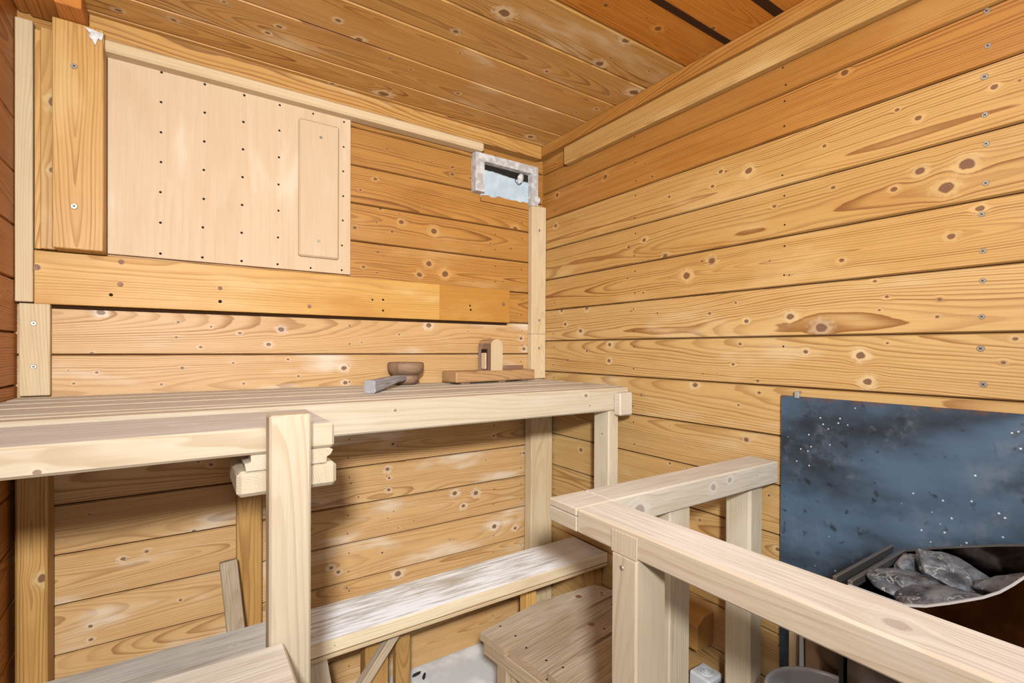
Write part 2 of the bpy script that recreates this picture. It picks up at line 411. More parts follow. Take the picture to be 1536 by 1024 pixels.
# ------------------------------------------------------------------ boarded surfaces
def boards(b, n_axis, plane, facing, u0, u1, lines, knots, mat, gap=.0022, ch=.0025, dep=.006, swap=False, jog=None, **kw):
    """boards running along u, stacked along v; n_axis normal axis, facing sign; (u,v) are the other two axes, u first unless swap"""
    oth = [i for i in range(3) if i != n_axis]
    ui, vi = (oth[1], oth[0]) if swap else (oth[0], oth[1])
    U, V_, Nn = [Vector([1 if i == q else 0 for i in range(3)]) for q in (ui, vi, n_axis)]; Nn = Nn * facing
    def P(u, v, d): return U * u + V_ * v + Vector([plane if i == n_axis else 0 for i in range(3)]) - Nn * d
    for i in range(len(lines) - 1):
        v0, v1 = lines[i], lines[i+1]; vc = (v0 + v1) / 2
        g = gap if jog is None else jog.get(i, gap)
        matf = mat(i, vc) if callable(mat) else mat
        w = W(P(0, vc, 0), U, V_, Nn, yo=random.uniform(-.06, .06), zo=random.choice((-1, 1)) * random.uniform(.012, .07), **(kw if not callable(kw.get('tone')) else {**kw, 'tone': kw['tone'](vc)}))
        ks = sorted([(u, v - vc, r) for u, v, r in knots if v0 <= v < v1])
        gr = []
        for k in ks:
            if gr and (k[0] - gr[-1][-1][0] < 3.2 * (k[2] + gr[-1][-1][2])) and len(gr[-1]) < 4: gr[-1].append(k)
            else: gr.append([k])
        cuts = [u0] + [a[-1][0] + (c[0][0] - a[-1][0]) * a[-1][2] / (a[-1][2] + c[0][2]) for a, c in zip(gr, gr[1:])] + [u1]
        if not gr: gr = [[]]
        def q(a, c, d0, d1, va, vb, m, kn=()):
            pts = [P(a, va, d0), P(c, va, d0), P(c, vb, d1), P(a, vb, d1)]
            n = (pts[1]-pts[0]).cross(pts[2]-pts[0])
            if n.dot(Nn) < 0: pts.reverse()
            b.face(pts, m, w if m is not M_gap else None, Nn, kn)
        a0, b0 = v0 + g/2, v1 - g/2
        for k, (ca, cb) in enumerate(zip(cuts, cuts[1:])):
            q(ca, cb, 0, 0, a0 + ch, b0 - ch, matf, gr[k])
        q(u0, u1, dep, 0, a0, a0 + ch, matf); q(u0, u1, 0, dep, b0 - ch, b0, matf)
        q(u0, u1, dep, dep, v0, a0, M_gap); q(u0, u1, dep, dep, b0, v1, M_gap)
def rand_knots(n, u0, u1, v0, v1, r=(.002, .007)):
    return [(random.uniform(u0, u1), random.uniform(v0, v1), random.uniform(*r)) for _ in range(n)]
M_amber2 = wood('dark_honey_ceiling', '#C87C2A', '#743C0A', wash='#DC9A4A', stain='#AC6618', contrast=.85, wash_amt=.3, stain_amt=.7, knot='#4A2814', knot_ring='#86552C')
M_knotd = plain('brown_knot', '#7B5237', .6, 0, '#97704E', 120.)
DIM = 1.
WORLD, FLASH, TOP, UP = .02, 14.8, 11.5, 18.
LCOL = (.955, .985, .99)
KNOTS_RIGHT = [(1.224,0.594,0.0088),(1.485,0.599,0.0085),(0.787,0.482,0.0064),(0.709,0.461,0.0094),(0.812,0.449,0.0055),(0.956,0.457,0.0044),(1.493,0.482,0.0085),(1.051,0.345,0.0075),(1.116,0.334,0.0053),(0.97,0.282,0.0082),(0.812,0.245,0.01),(0.893,0.214,0.0116),(1.12,0.233,0.0042),(1.054,0.18,0.004),(0.845,0.248,0.0031),(0.642,0.353,0.0031),(0.653,0.221,0.0023),(0.605,0.181,0.0031),(0.818,0.101,0.0045),(0.712,0.075,0.0061),(0.742,0.125,0.0038),(1.432,0.096,0.0076),(1.314,0.149,0.0085),(1.455,0.148,0.007),(1.347,0.068,0.0087),(1.02,0.536,0.0045),(1.051,0.586,0.0029),(0.49,0.61,0.0075),(0.359,0.46,0.0056),(0.394,0.49,0.0044),(0.25,0.473,0.0056),(0.356,0.355,0.008),(0.398,0.33,0.0057),(0.286,0.346,0.0116),(0.316,0.311,0.0119),(0.268,0.26,0.0068),(0.308,0.217,0.0065),(0.493,0.199,0.0055),(0.53,0.463,0.0042),(0.511,0.364,0.0042),(0.642,0.353,0.0046),(0.602,0.081,0.0089),(0.533,0.052,0.0123),(0.567,-0.003,0.0055),(0.455,-0.01,0.0091),(0.442,-0.066,0.0086),(0.409,0.112,0.0035),(0.422,0.085,0.0028),(0.324,0.099,0.0032),(0.327,0.066,0.0033),(0.407,0.016,0.0028),(0.235,-0.02,0.0039),(0.22,0.022,0.0041),(0.605,0.18,0.0028),(0.43,0.146,0.0036),(0.403,-0.035,0.0017),(1.313,-0.004,0.0055),(1.199,0.017,0.0081),(1.202,-0.038,0.0075),(0.729,0.016,0.0044),(0.748,-0.037,0.0045),(0.863,-0.099,0.0091),(0.71,-0.23,0.007),(0.677,-0.107,0.0043),(0.732,-0.143,0.0035),(1.059,-0.143,0.0037),(1.341,-0.366,0.0086),(0.948,-0.338,0.0045),(0.681,-0.077,0.0034),(1.417,-0.04,0.0051),(0.997,0.113,0.0036),(0.796,-0.064,0.0023),(0.629,-0.485,0.0057),(0.845,-0.477,0.0038),(0.65,-0.359,0.0034)]
KNOTS_BACK = [(0.52,0.553,0.0066),(0.472,0.508,0.0045),(0.537,0.46,0.0067),(0.61,0.426,0.0089),(0.728,0.412,0.0109),(0.577,0.39,0.0047),(0.525,0.413,0.0036),(0.454,0.385,0.0055),(1.073,0.468,0.0103),(0.8,0.651,0.005),(0.8,0.625,0.0067),(0.96,0.397,0.0041),(1.053,0.389,0.0042),(0.919,0.366,0.0035),(0.482,0.263,0.005),(0.71,0.296,0.0109),(0.675,0.255,0.0097),(0.772,0.266,0.0122),(0.72,0.652,0.0033),(0.56,0.66,0.0031),(0.529,0.316,0.0036),(0.71,0.082,0.0105),(1.102,0.043,0.007),(1.117,0.002,0.0081),(0.603,0.048,0.0037),(0.477,0.02,0.0031),(0.866,0.064,0.003),(0.24,0.055,0.008),(0.207,0.011,0.0067),(0.133,0.042,0.0047),(0.04,0.002,0.0045),(-0.015,0.028,0.0033),(0.064,0.058,0.0034),(-0.011,0.068,0.0033),(-0.187,-0.014,0.0036),(-0.17,0.087,0.0083),(-0.177,-0.062,0.0036),(-0.002,-0.054,0.0039),(0.117,-0.042,0.0035),(-0.047,-0.096,0.0033),(0.143,-0.101,0.0035),(0.422,-0.062,0.0085),(0.426,-0.108,0.0072),(0.288,-0.084,0.0038),(-0.22,-0.088,0.003),(0.259,-0.033,0.0037),(0.564,-0.4,0.0073),(0.57,-0.43,0.0051),(0.568,-0.469,0.0062),(0.814,-0.52,0.0098),(0.902,-0.533,0.01),(0.849,-0.572,0.008),(0.983,-0.673,0.0103),(1.078,-0.699,0.0079),(0.384,-0.684,0.0069),(0.406,-0.702,0.0064),(0.601,-0.757,0.0114),(0.547,-0.674,0.0045),(1.153,-0.765,0.0095),(0.583,-0.319,0.0057),(0.979,-0.328,0.0058),(1.118,-0.41,0.006),(0.586,-0.544,0.0028),(0.602,-0.603,0.0034),(0.432,-0.76,0.0038),(0.445,-0.429,0.0032),(0.468,-0.477,0.0033),(0.945,-0.416,0.0038),(-0.126,-0.536,0.0058),(-0.078,-0.528,0.0049),(0.025,-0.496,0.0051),(-0.189,-0.688,0.0047),(-0.005,-0.675,0.0041),(-0.188,-0.721,0.0047),(0.064,-0.321,0.0052)]
KNOTS_CEIL = [(0.63,0.978,0.014),(0.567,1.103,0.0074),(0.962,1.001,0.012),(1.156,1.052,0.015),(0.945,0.888,0.0111),(1.176,0.817,0.0095),(0.975,0.81,0.0093),(0.81,0.824,0.005),(0.709,1.365,0.0059),(0.863,1.114,0.0054),(1.101,1.107,0.005),(1.134,1.194,0.0062),(1.079,1.489,0.0121),(1.015,1.576,0.0123),(1.087,0.733,0.006),(1.095,1.25,0.0045),(-0.02,1.45,0.0063),(-0.128,1.482,0.0066),(0.197,1.333,0.007),(0.176,1.375,0.0065),(0.311,1.227,0.0074),(0.375,1.271,0.009),(0.203,1.594,0.0123),(0.372,1.528,0.007),(0.518,1.499,0.0161),(0.471,1.307,0.0039),(0.43,1.599,0.0045),(0.077,1.309,0.0043),(-0.025,1.598,0.005)]
KNOTS_WIDE = [(-0.128,0.213,0.0078),(-0.282,0.185,0.0087),(-0.13,0.157,0.0078),(0.084,0.163,0.0068),(0.084,0.127,0.0051),(0.314,0.126,0.0075),(-0.148,0.13,0.0046),(1.006,0.17,0.0093),(0.54,0.159,0.004),(0.54,0.124,0.004),(0.505,0.157,0.0035),(0.862,0.157,0.004),(0.865,0.142,0.0045)]
SCREWS_RIGHT = [(0.261,0.615,0.0051),(0.259,0.551,0.0051),(0.263,0.497,0.0057),(0.262,0.428,0.0051),(0.26,0.375,0.0051),(0.26,0.304,0.0051),(0.265,0.249,0.0051),(0.263,0.182,0.0051),(0.263,0.128,0.0051),(0.264,0.063,0.0051),(0.265,0.005,0.0061),(0.261,-0.06,0.006)]
SCREWS_PANEL = [(-0.047,0.713,0.004),(-0.048,0.636,0.004),(-0.048,0.558,0.004),(-0.048,0.481,0.004),(-0.049,0.403,0.004),(-0.049,0.324,0.0041),(-0.049,0.244,0.0041),(0.048,0.711,0.0042),(0.048,0.635,0.0042),(0.047,0.557,0.0042),(0.046,0.48,0.0042),(0.046,0.402,0.0042),(0.044,0.325,0.0042),(0.043,0.244,0.0042),(0.142,0.709,0.0044),(0.14,0.634,0.0044),(0.139,0.557,0.0044),(0.138,0.479,0.0044),(0.137,0.401,0.0044),(0.136,0.323,0.0044),(0.136,0.244,0.0044),(0.233,0.707,0.0041),(0.232,0.633,0.0041),(0.231,0.555,0.0041),(0.23,0.476,0.0041),(0.23,0.4,0.0041),(0.229,0.322,0.0041),(0.228,0.244,0.0041),(0.325,0.707,0.0038),(0.319,0.242,0.0038),(0.416,0.706,0.0039),(0.415,0.628,0.0039),(0.414,0.552,0.0039),(0.414,0.475,0.0039),(0.413,0.399,0.0039),(0.411,0.321,0.0039),(0.41,0.244,0.0039)]
SCREWS_STRIP = [(0.344,0.635,0.0057),(0.339,0.323,0.0057)]
SCREWS_BOARD = [(-0.209,0.647,0.0082),(-0.209,0.325,0.0089)]
# ================================================================== the room
YB, XR, XL, ZC, ZF, YN = 1.579, 1.205, -.3185, .795, -1.10, -.62

# ---- back wall
b = MB()
bl = [-.018 + .1205 * k for k in range(-9, 7)]
bl = [-1.10] + [z for z in bl if z > -1.09] + [.808]
def back_mat(i, vc): return M_low if vc < .10 and not -.30 < vc < -.13 else M_back  # board just under the bench takes darker pine to paint in shade
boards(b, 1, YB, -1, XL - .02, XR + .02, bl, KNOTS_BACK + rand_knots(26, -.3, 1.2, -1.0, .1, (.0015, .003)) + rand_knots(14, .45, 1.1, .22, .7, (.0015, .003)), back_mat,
       tone=lambda v: .93 if v > .56 else (1. if v > -.30 else 1.12))  # lowest boards lightened in colour to offset dim light under the bench
for x in (.437, .98, 1.105):                                          # nail dots in pairs on the boards
    for z0, z1 in zip(bl[:-1], bl[1:]):
        for f in (.27, .75):
            if random.random() < .75: b.disc((x + random.uniform(-.003, .003), YB - .0002, z0 + (z1-z0)*f), (0, -1, 0), .0022, .0004, M_hole, 8)
b.box((.37, YB - .0008, .0955), (1.33, .0016, .0075), M_gap, ch=.0002)  # dark strip painting the shadow line below the wide board
tag(b.build('wall_back'), 'back wall of horizontal varnished pine boards behind the benches', 'wall', kind='structure')

# ---- right wall
b = MB()
rl = [-1.10] + [.155 + .1212 * k for k in range(-10, 4)] + [.622, .70, .808]
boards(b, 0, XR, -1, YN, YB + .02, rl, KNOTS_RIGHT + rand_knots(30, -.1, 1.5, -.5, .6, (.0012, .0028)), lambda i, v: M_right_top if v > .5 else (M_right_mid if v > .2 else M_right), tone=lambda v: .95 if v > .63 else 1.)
for u, v, r in SCREWS_RIGHT: b.disc((XR, u, v), (-1, 0, 0), r, .0012, M_screw, 14, inset=M_hole)
for yy in (.62, 1.09, 1.50):
    for z0, z1 in zip(rl[:-1], rl[1:]):
        for f in (.22, .8):
            if random.random() < .7: b.disc((XR - .0002, yy + random.uniform(-.004, .004), z0 + (z1-z0)*f), (-1, 0, 0), .0024, .0004, M_hole, 8)
tag(b.build('wall_right'), 'right wall of horizontal golden pine boards above the dark metal sheet', 'wall', kind='structure')

# ---- left wall
b = MB()
boards(b, 0, XL, 1, YN, YB + .02, rl, rand_knots(20, .9, 1.5, -.9, .7), M_amber)
tag(b.build('wall_left'), 'left wall of dark amber pine boards, a narrow strip in view', 'wall', kind='structure')

# ---- ceiling
b = MB()
cl = [-.62, -.52, -.42, -.30, -.168, -.037, .093, .224, .354, .485, .615, .746, .879, 1.018, 1.145, 1.28, 1.419, 1.52, 1.60]
boards(b, 2, ZC, -1, XL - .02, XR + .02, cl, KNOTS_CEIL + rand_knots(16, -.1, 1.2, .6, 1.5, (.0015, .004)), lambda i, v: M_amber2 if v < .88 else M_ceil,
       jog={9: .004, 10: .004, 11: .004}, ch=.004, tone=lambda v: 1.3 if v < .88 else (.86 if v < 1.0 else (.93 if v < 1.15 else 1.03)))
for xx in (.085, .70):
    for y0, y1 in zip(cl[:-1], cl[1:]):
        for f in (.25, .72): b.disc((xx + random.uniform(-.004, .004), y0 + (y1-y0)*f, ZC - .0001), (0, 0, -1), .0028, .0006, M_screw, 10)
for yc, w_ in ((.746, .020), (.615, .024)):                            # open dark joints between warped boards
    b.box((XR - .32, yc, ZC + .004), (.62, w_, .01), M_gap)
tag(b.build('ceiling'), 'low boarded ceiling of amber pine with dark joints', 'ceiling', kind='structure')

b = MB()
boards(b, 1, YN, 1, XL - .02, XR + .02, bl, rand_knots(40, -.3, 1.2, -1., .7), M_back)
tag(b.build('wall_front'), 'front wall of pine boards opposite the benches, out of view', 'wall', kind='structure')
# ---- floor
b = MB(); b.box((.443, .48, ZF - .03), (1.6, 2.3, .06), M_floor)
tag(b.build('floor'), 'bare pale concrete floor under the benches', 'floor', kind='structure')

# ---- trims
n_tr = [0]
def trim(ext, m, grain, label, **kw):
    n_tr[0] += 1
    return tag(one('trim_%d' % n_tr[0], ext, m, grain, **kw), label, 'trim', kind='structure')
trim((-.192, .905, 1.53, 1.576, .716, .746), M_trim, 'x', 'pale rail along the back wall just below the ceiling', tone=1.05, ch=.006)
trim((-.187, 1.167, 1.536, 1.5765, .7465, .7945), M_ceil, 'x', 'amber strip between the pale rail and the ceiling', tone=.92)
trim((1.168, 1.2045, -.42, 1.579, .756, .7945), M_right_top, 'y', 'thin batten in the angle of ceiling and right wall', tone=.92)
trim((1.176, 1.2045, -.42, 1.415, .688, .7555), M_right_mid, 'y', 'broad fascia board along the top of the right wall', tone=.98, ch=.005)
n_tr[0] += 1
b = MB(); span(b, 1.134, 1.2035, 1.552, 1.5775, .0605, .565, M_trim, 'z', tone=1.03); span(b, 1.134, 1.2035, 1.552, 1.5775, -.115, .060, M_trim, 'z', tone=1.05)
for z in (.47, .005, .115): b.disc((1.17, 1.552, z), (0, -1, 0), .0055, .001, M_screw, 14, inset=M_hole)
tag(b.build('trim_%d' % n_tr[0]), 'pale upright strip in the far corner below the vent', 'trim', kind='structure')
trim((-.317, -.287, 1.55, 1.5775, .104, .748), M_trim, 'z', 'narrow pale upright strip left of the vertical boards')
b = MB(); span(b, -.312, -.259, 1.558, 1.5775, -.113, .101, M_trim, 'z')
for z in (.055, -.045): b.disc((-.287, 1.558, z), (0, -1, 0), .006, .0012, M_screw, 14, inset=M_hole)
tag(b.build('trim_7'), 'short pale upright board with two screws above the left bench end', 'trim', kind='structure')
b = MB()
span(b, XL + .001, -.297, -.1, 1.575, .772, .7945, M_amber, 'y', ch=.004); span(b, -.2965, -.2355, -.1, 1.575, .768, .7945, M_amber, 'y', ch=.005)
tag(b.build('trim_8'), 'dark amber boards along the ceiling in the top left corner', 'trim', kind='structure')
n_tr[0] = 8
trim((-.2345, -.188, 1.44, 1.575, .750, .7945), M_amber, 'y', 'short amber block on the ceiling left of the pale rail', tone=1.1)

# ---- boards and panel fixed on the back wall
b = MB(); span(b, -.2865, .742, 1.558, 1.5775, .101, .2245, M_honey, 'x', ch=.0012); span(b, .742, 1.035, 1.558, 1.5775, .101, .2245, M_honey_dark, 'x', ch=.0012)
for u, v, r in KNOTS_WIDE: b.disc((u, 1.5578, v), (0, -1, 0), r * (.8 if r > .006 else .9), .0003, M_knotd if r > .006 else M_hole, 14)
tag(b.build('wide_board'), 'long wide honey coloured board with nail holes below the plywood panel', 'board')

def wall_board(name, ext, m, label, screws=(), **kw):
    t = thing(name, ((ext[0]+ext[1])/2, ext[3], ext[4]), label, 'board')
    b = MB(); span(b, *ext, m, 'z', **kw); b.build('plank', t)
    if screws:
        for u, v, r in screws:
            s = MB(); s.disc((u, ext[2], v), (0, -1, 0), r * .8, .0016, M_screw, 16, inset=M_hole); s.build('screw', t)
    return t
tag(one('narrow_board', (-.2855, -.274, 1.556, 1.5775, .228, .735), M_yellow, 'z', tone=1.05), 'thin pale yellow edge strip beside the narrow pale upright strip', 'board')
tag(one('narrow_board', (-.2735, -.2475, 1.545, 1.5775, .228, .738), M_yellow, 'z', tone=.92, kn={'-y': [(.570, -.252, .010), (.412, -.253, .007)]}), 'narrow yellow board half behind the thick upright board', 'board')
wall_board('upright_board', (-.2468, -.1568, 1.503, 1.5775, .2265, .7485), M_yellow, 'thick upright pine board with arched grain left of the plywood panel', SCREWS_BOARD, zo=.035, yo=.005, sp=1.5, ch=.002)
b = MB(); random.seed(5)
b.prism([(-.190, .742), (-.156, .738), (-.160, .720), (-.166, .724), (-.171, .706), (-.176, .716), (-.183, .724), (-.180, .730)], 1.4985, 1.5025, M_paper, axis=1)
tag(b.build('paper_scrap'), 'torn white paper scrap stuck on top of the thick upright board', 'paper')
t = thing('plywood_panel', (.143, 1.575, .232), 'large pale plywood panel with rows of dark screws on the back wall', 'panel')
one('sheet', (-.1555, .437, 1.565, 1.5775, .2320, .7275), M_ply, 'z', t, ch=.001, sp=3.)
s = MB()
for u, v, r in SCREWS_PANEL: s.disc((u, 1.565, min(v, .722)), (0, -1, 0), r * .78, .0006, M_hole, 10)
s.build('screws', t)['kind'] = 'stuff'
st_ = thing('cover_strip', (.34, 1.565, .274), 'pale wooden strip with sloped edges screwed upright on the plywood panel', 'strip')
one('plank', (.283, .398, 1.550, 1.5645, .274, .680), M_ply, 'z', st_, ch=.008, tone=1.0)
for u, v, r in SCREWS_STRIP:
    s = MB(); s.disc((u, 1.550, v), (0, -1, 0), r * .8, .001, M_screw, 14, inset=M_hole); s.build('screw', st_)

# ---- vent in the corner
t = thing('vent_hatch', (1.016, 1.575, .565), 'rough grey framed vent hatch with pale plate, shadow painted across its top, in the far corner', 'vent')
def frame_ring(b, m):
    o_ = [(.876, .574), (.876, .714), (1.158, .714), (1.158, .562)]; i_ = [(.914, .574), (.914, .686), (1.128, .684), (1.128, .562)]
    y0, y1 = 1.546, 1.5775
    for k in range(3):
        a, c, d, e = o_[k], o_[k+1], i_[k+1], i_[k]
        b.prism([a, c, d, e], y0, y1, m, axis=1)
b = MB(); frame_ring(b, M_vent); b.build('frame', t)
b = MB(); b.box((1.021, 1.5735, .625), (.216, .003, .124), M_plate); b.build('plate', t)
b = MB(); b.lathe((0, 0, 0), [(0, -.016), (.010, -.014), (.014, -.004), (.013, .006), (.006, .012), (0, .013)], M_plaster, k=18)
for i, p in enumerate(b.v): b.v[i] = (1.086 + p[0], 1.564 + p[1] * .6, .664 + p[2] * 1.3 + p[0] * .4)
b.build('putty_lump', t, smooth=True)
b = MB()
for (x0, z0), (x1, z1) in (((1.070, .672), (1.066, .650)), ((1.066, .650), (1.074, .644)), ((1.074, .644), (1.082, .638)), ((1.082, .638), (1.092, .643)), ((1.092, .643), (1.101, .657)), ((1.101, .657), (1.104, .675)), ((1.070, .672), (1.078, .660)), ((1.068, .655), (1.074, .664))):
    dx, dz = x1-x0, z1-z0; L = math.hypot(dx, dz); nx, nz = -dz/L*.0013, dx/L*.0013
    b.prism([(x0-nx, z0-nz), (x1-nx, z1-nz), (x1+nx, z1+nz), (x0+nx, z0+nz)], 1.5708, 1.5722, M_hole, axis=1)
b.build('soot_crack', t)
pts = [(.914, .560)]; x = .914; random.seed(3)
while x < 1.128: pts.append((x, .571 + random.uniform(-.004, .006))); x += random.uniform(.008, .022)
pts += [(1.128, .575), (1.128, .548), (.914, .548)]
b = MB(); b.prism(pts, 1.568, 1.5775, M_back, W((1, 1.57, .56), X3, Y3, Z3), axis=1); b.build('ragged_edge', t)
b = MB()
pts = [(1.148 + .024*math.cos(a) * (1 + .25*math.sin(3*a+1)) , .588 + .03*math.sin(a) * (1+.2*math.cos(4*a))) for a in [2*math.pi*i/18 for i in range(18)]]
b.prism(pts, 1.556, 1.577, M_plaster, axis=1); b.build('plaster_smear', t)

# ================================================================== upper bench
UB = thing('upper_bench', (.4, 1.2, ZF), 'high slatted pale pine bench running along the back wall', 'bench')
PL = dict(ch=.003)
random.seed(21)
for y0, y1 in ((1.113, 1.150), (1.158, 1.272), (1.284, 1.372), (1.382, 1.462), (1.472, 1.548)):
    one('slat', (-.3165, 1.168, y0, y1, -.145, -.1155), M_pale, 'x', UB, top_grey=.62, ch=.003)
one('front_beam', (-.3165, 1.160, 1.070, 1.112, -.187, -.117), M_pale, 'x', UB, top_grey=.35, ch=.004, sp=1.6,
    kn={'-y': [(.98, -.135, .006), (.995, -.165, .004), (.40, -.14, .004)]})
one('front_plank', (-.3165, .200, .802, 1.010, -.156, -.1175), M_pale, 'x', UB, top_grey=.8, ch=.004, sp=1.5,
    kn={'+z': [(.0, .9, .012), (.05, .97, .008)], '-y': [(-.145, -.150, .004)]})
one('leg', (.1015, .1575, .765, .8015, ZF, -.0965), M_pale, 'z', UB, ch=.003, tone=1.0, sp=1.3)
b = MB(); span(b, .064, .204, .8025, .93, -.217, -.1795, M_pale, 'y', ch=.006); b.build('support_block', UB)
b = MB()
b.prism([(.076, -.179), (.188, -.179), (.188, -.170), (.1935, -.167), (.1975, -.160), (.192, -.1565), (.082, -.1565), (.082, -.166), (.074, -.168)], .8022, .92, M_pale, W((.13, .86, -.17), Y3, X3, Z3), axis=1)
b.build('profiled_packer', UB)
one('leg', (1.074, 1.117, 1.0705, 1.137, -.52, -.1875), M_pale, 'z', UB, ch=.004, kn={'-x': [(-.26, 1.10, .004)]})
one('wall_cleat', (1.1175, 1.2045, 1.08, 1.13, -.51, -.465), M_pale, 'x', UB)
one('end_block', (1.092, 1.146, 1.041, 1.0695, -.200, -.130), M_pale, 'y', UB, ch=.004, grey=.25)
one('leg', (1.098, 1.199, 1.500, 1.545, ZF, -.188), M_trim, 'z', UB, ch=.003, tone=.95)
one('leg', (-.307, -.254, 1.500, 1.572, ZF, -.188), M_yellow, 'z', UB, ch=.004, tone=.95, yo=.0, zo=.03, kn={'-y': [(-.52, -.262, .010)]})
one('leg', (.124, .187, 1.549, 1.5755, ZF, -.188), M_yellow, 'z', UB, tone=.88)
one('leg', (-.3165, -.27, .852, .90, ZF, -.157), M_trim, 'z', UB, tone=.9)
for x0 in (-.25, .36, 1.0): one('joist', (x0, x0 + .045, 1.113, 1.548, -.187, -.1455), M_trim, 'y', UB, tone=.85)

# ================================================================== lower bench
LB = thing('lower_bench', (.4, 1.28, ZF), 'low whitened plank bench below the back wall', 'bench')
one('seat_plank', (-.3165, 1.199, 1.196, 1.372, -.722, -.690), M_lime, 'x', LB, top_grey=.75, ch=.003, sp=1.4,
    kn={'+z': [(.84, 1.29, .012), (.55, 1.33, .006), (.1, 1.3, .006)], '-y': [(.3, -.705, .002)]})
one('front_lip', (-.3165, 1.199, 1.197, 1.215, -.734, -.7245), M_trim, 'x', LB, ch=.002)
one('leg', (1.158, 1.199, 1.225, 1.27, ZF, -.7225), M_yellow, 'z', LB, tone=.9)
one('leg', (.95, .99, 1.32, 1.36, ZF, -.7225), M_yellow, 'z', LB, tone=1.3)
one('leg', (.507, .551, 1.345, 1.371, ZF, -.7225), M_yellow, 'z', LB, tone=.8)
one('leg', (.405, .468, 1.30, 1.345, ZF, -.7225), M_yellow, 'z', LB, tone=.85)
b = MB(); b.prism([(.243, -.7345), (.284, -.7345), (.345, ZF), (.243, ZF)], 1.205, 1.232, M_pale, W((.26, 1.2, -.9), Z3, X3, Y3), axis=1); b.build('leg', LB)
def bar(name, p0, p1, w_, t_, m, parent, up=Vector((0, 0, 1)), **kw):
    p0, p1 = Vector(p0), Vector(p1); d = (p1 - p0); L = d.length; g = d.normalized(); a = up.cross(g).normalized(); c = g.cross(a)
    R = Matrix((g, a, c)).transposed(); b = MB(); b.box((p0+p1)/2, (L, w_, t_), m, W((p0+p1)/2, g, a, c, **kw), R, .002); return b.build(name, parent)
bar('brace', (.30, 1.262, -.972), (.482, 1.262, -.748), .03, .022, M_stool, LB, grey=.4)
tag(bar('leaning_stub', (.118, 1.452, -.77), (.100, 1.500, -.5655), .0405, .030, M_stool, None, up=Vector((0, -1, .2)), grey=.3, tone=.85),
    'short weathered board leaning behind the lower bench, left of the front bench post', 'board')

# ---- higher step plank on the left
SB = thing('step_bench', (-.1, .62, ZF), 'pale step plank in front of the bench post, lower left', 'bench')
one('seat_plank', (-.3165, .1205, .560, .764, -.455, -.4205), M_pale, 'x', SB, top_grey=.5, ch=.003, sp=1.5, tone=1.02, kn={'+z': [(.0, .70, .006), (-.1, .62, .004)]})  # paler top colour where the plank lacks light
one('leg', (-.30, -.255, .60, .645, ZF, -.4555), M_pale, 'z', SB)
one('leg', (.03, .075, .60, .645, ZF, -.4555), M_pale, 'z', SB)

# ================================================================== guard rail
GR = thing('guard_rail', (.6, .6, ZF), 'pale timber guard rail with posts around the heater', 'railing')
b = MB()
w_ = dict(top_grey=.6, grey=.10)
span(b, .545, .627, -.40, .6165, -.305, -.265, M_pale, 'y', ch=.003, kn={'+z': [(.185, .575, .012)]}, **w_)
span(b, .545, .627, .6167, .690, -.305, -.2795, M_pale, 'y', ch=.002, **w_)
b.build('long_beam', GR)
b = MB()
span(b, .545, .6275, .6172, .690, -.279, -.265, M_pale, 'x', ch=.002, top_grey=.5, grey=.12)
span(b, .6277, 1.184, .6172, .690, -.317, -.265, M_pale, 'x', ch=.003, top_grey=.55, grey=.3,
     kn={'-y': [(.925, -.288, .0085), (.985, -.281, .007), (.70, -.295, .013), (1.09, -.286, .003)]})
b.build('short_rail', GR)
b = MB(); span(b, .5425, .608, .484, .534, ZF, -.3055, M_pale, 'z', ch=.003); span(b, .5425, .5447, .484, .534, -.3055, -.2725, M_pale, 'z', ch=.0004)
b.disc((.5425, .513, -.325), (-1, 0, 0), .004, .0008, M_screw, 12); b.build('post', GR)
one('post', (.792, .856, .622, .652, ZF, -.3175), M_pale, 'z', GR, ch=.003, tone=.95)
one('post', (1.104, 1.160, .640, .706, ZF, -.3175), M_pale, 'z', GR, ch=.006, tone=1.)
one('post', (.56, .62, -.34, -.28, ZF, -.3055), M_pale, 'z', GR)

# ================================================================== stool
ST = thing('wooden_stool', (.9, 1.05, ZF), 'low weathered three plank stool half under the lower bench', 'stool')
for pts, s_, ang in (([(.671, 1.149), (.683, 1.047), (1.131, 1.1), (1.144, 1.118), (1.119, 1.178), (1.036, 1.185), (.902, 1.192)], 1., .12),
                ([(.695, 1.039), (.710, .924), (.99, .957), (1.132, 1.091)], 1., .15), ([(.722, .916), (.717, .80), (1.05, .84), (1.1, 1.03), (.995, .945)], 1.02, .15)):
    b = MB(); g = Vector((math.cos(ang), math.sin(ang), 0)); a = Vector((-math.sin(ang), math.cos(ang), 0))
    b.prism(pts, -.790, -.770, M_stool, W((.9, 1.0, -.78), g, a, Z3, top_grey=.45, tone=s_))
    cx, cy = sum(p[0] for p in pts)/len(pts), sum(p[1] for p in pts)/len(pts)
    for px_, py_ in pts[:4]: b.disc((cx + (px_-cx)*.78, cy + (py_-cy)*.6, -.770), (0, 0, 1), .0035, .0003, M_hole, 8)
    b.disc((cx + .07, cy + .01, -.770), (0, 0, 1), .010, .0002, M_knotd, 14); b.build('top_plank', ST)
for x, y in ((.695, 1.075), (.735, .84), (1.05, 1.10), (1.05, .87)):
    one('leg', (x, x + .04, y - .02, y + .025, ZF, -.791), M_stool, 'z', ST, tone=1.05)
bar('apron', (.692, 1.150, -.812), (.728, .80, -.812), .02, .04, M_stool, ST)
bar('apron', (1.095, 1.16, -.812), (1.09, .84, -.812), .02, .04, M_stool, ST)

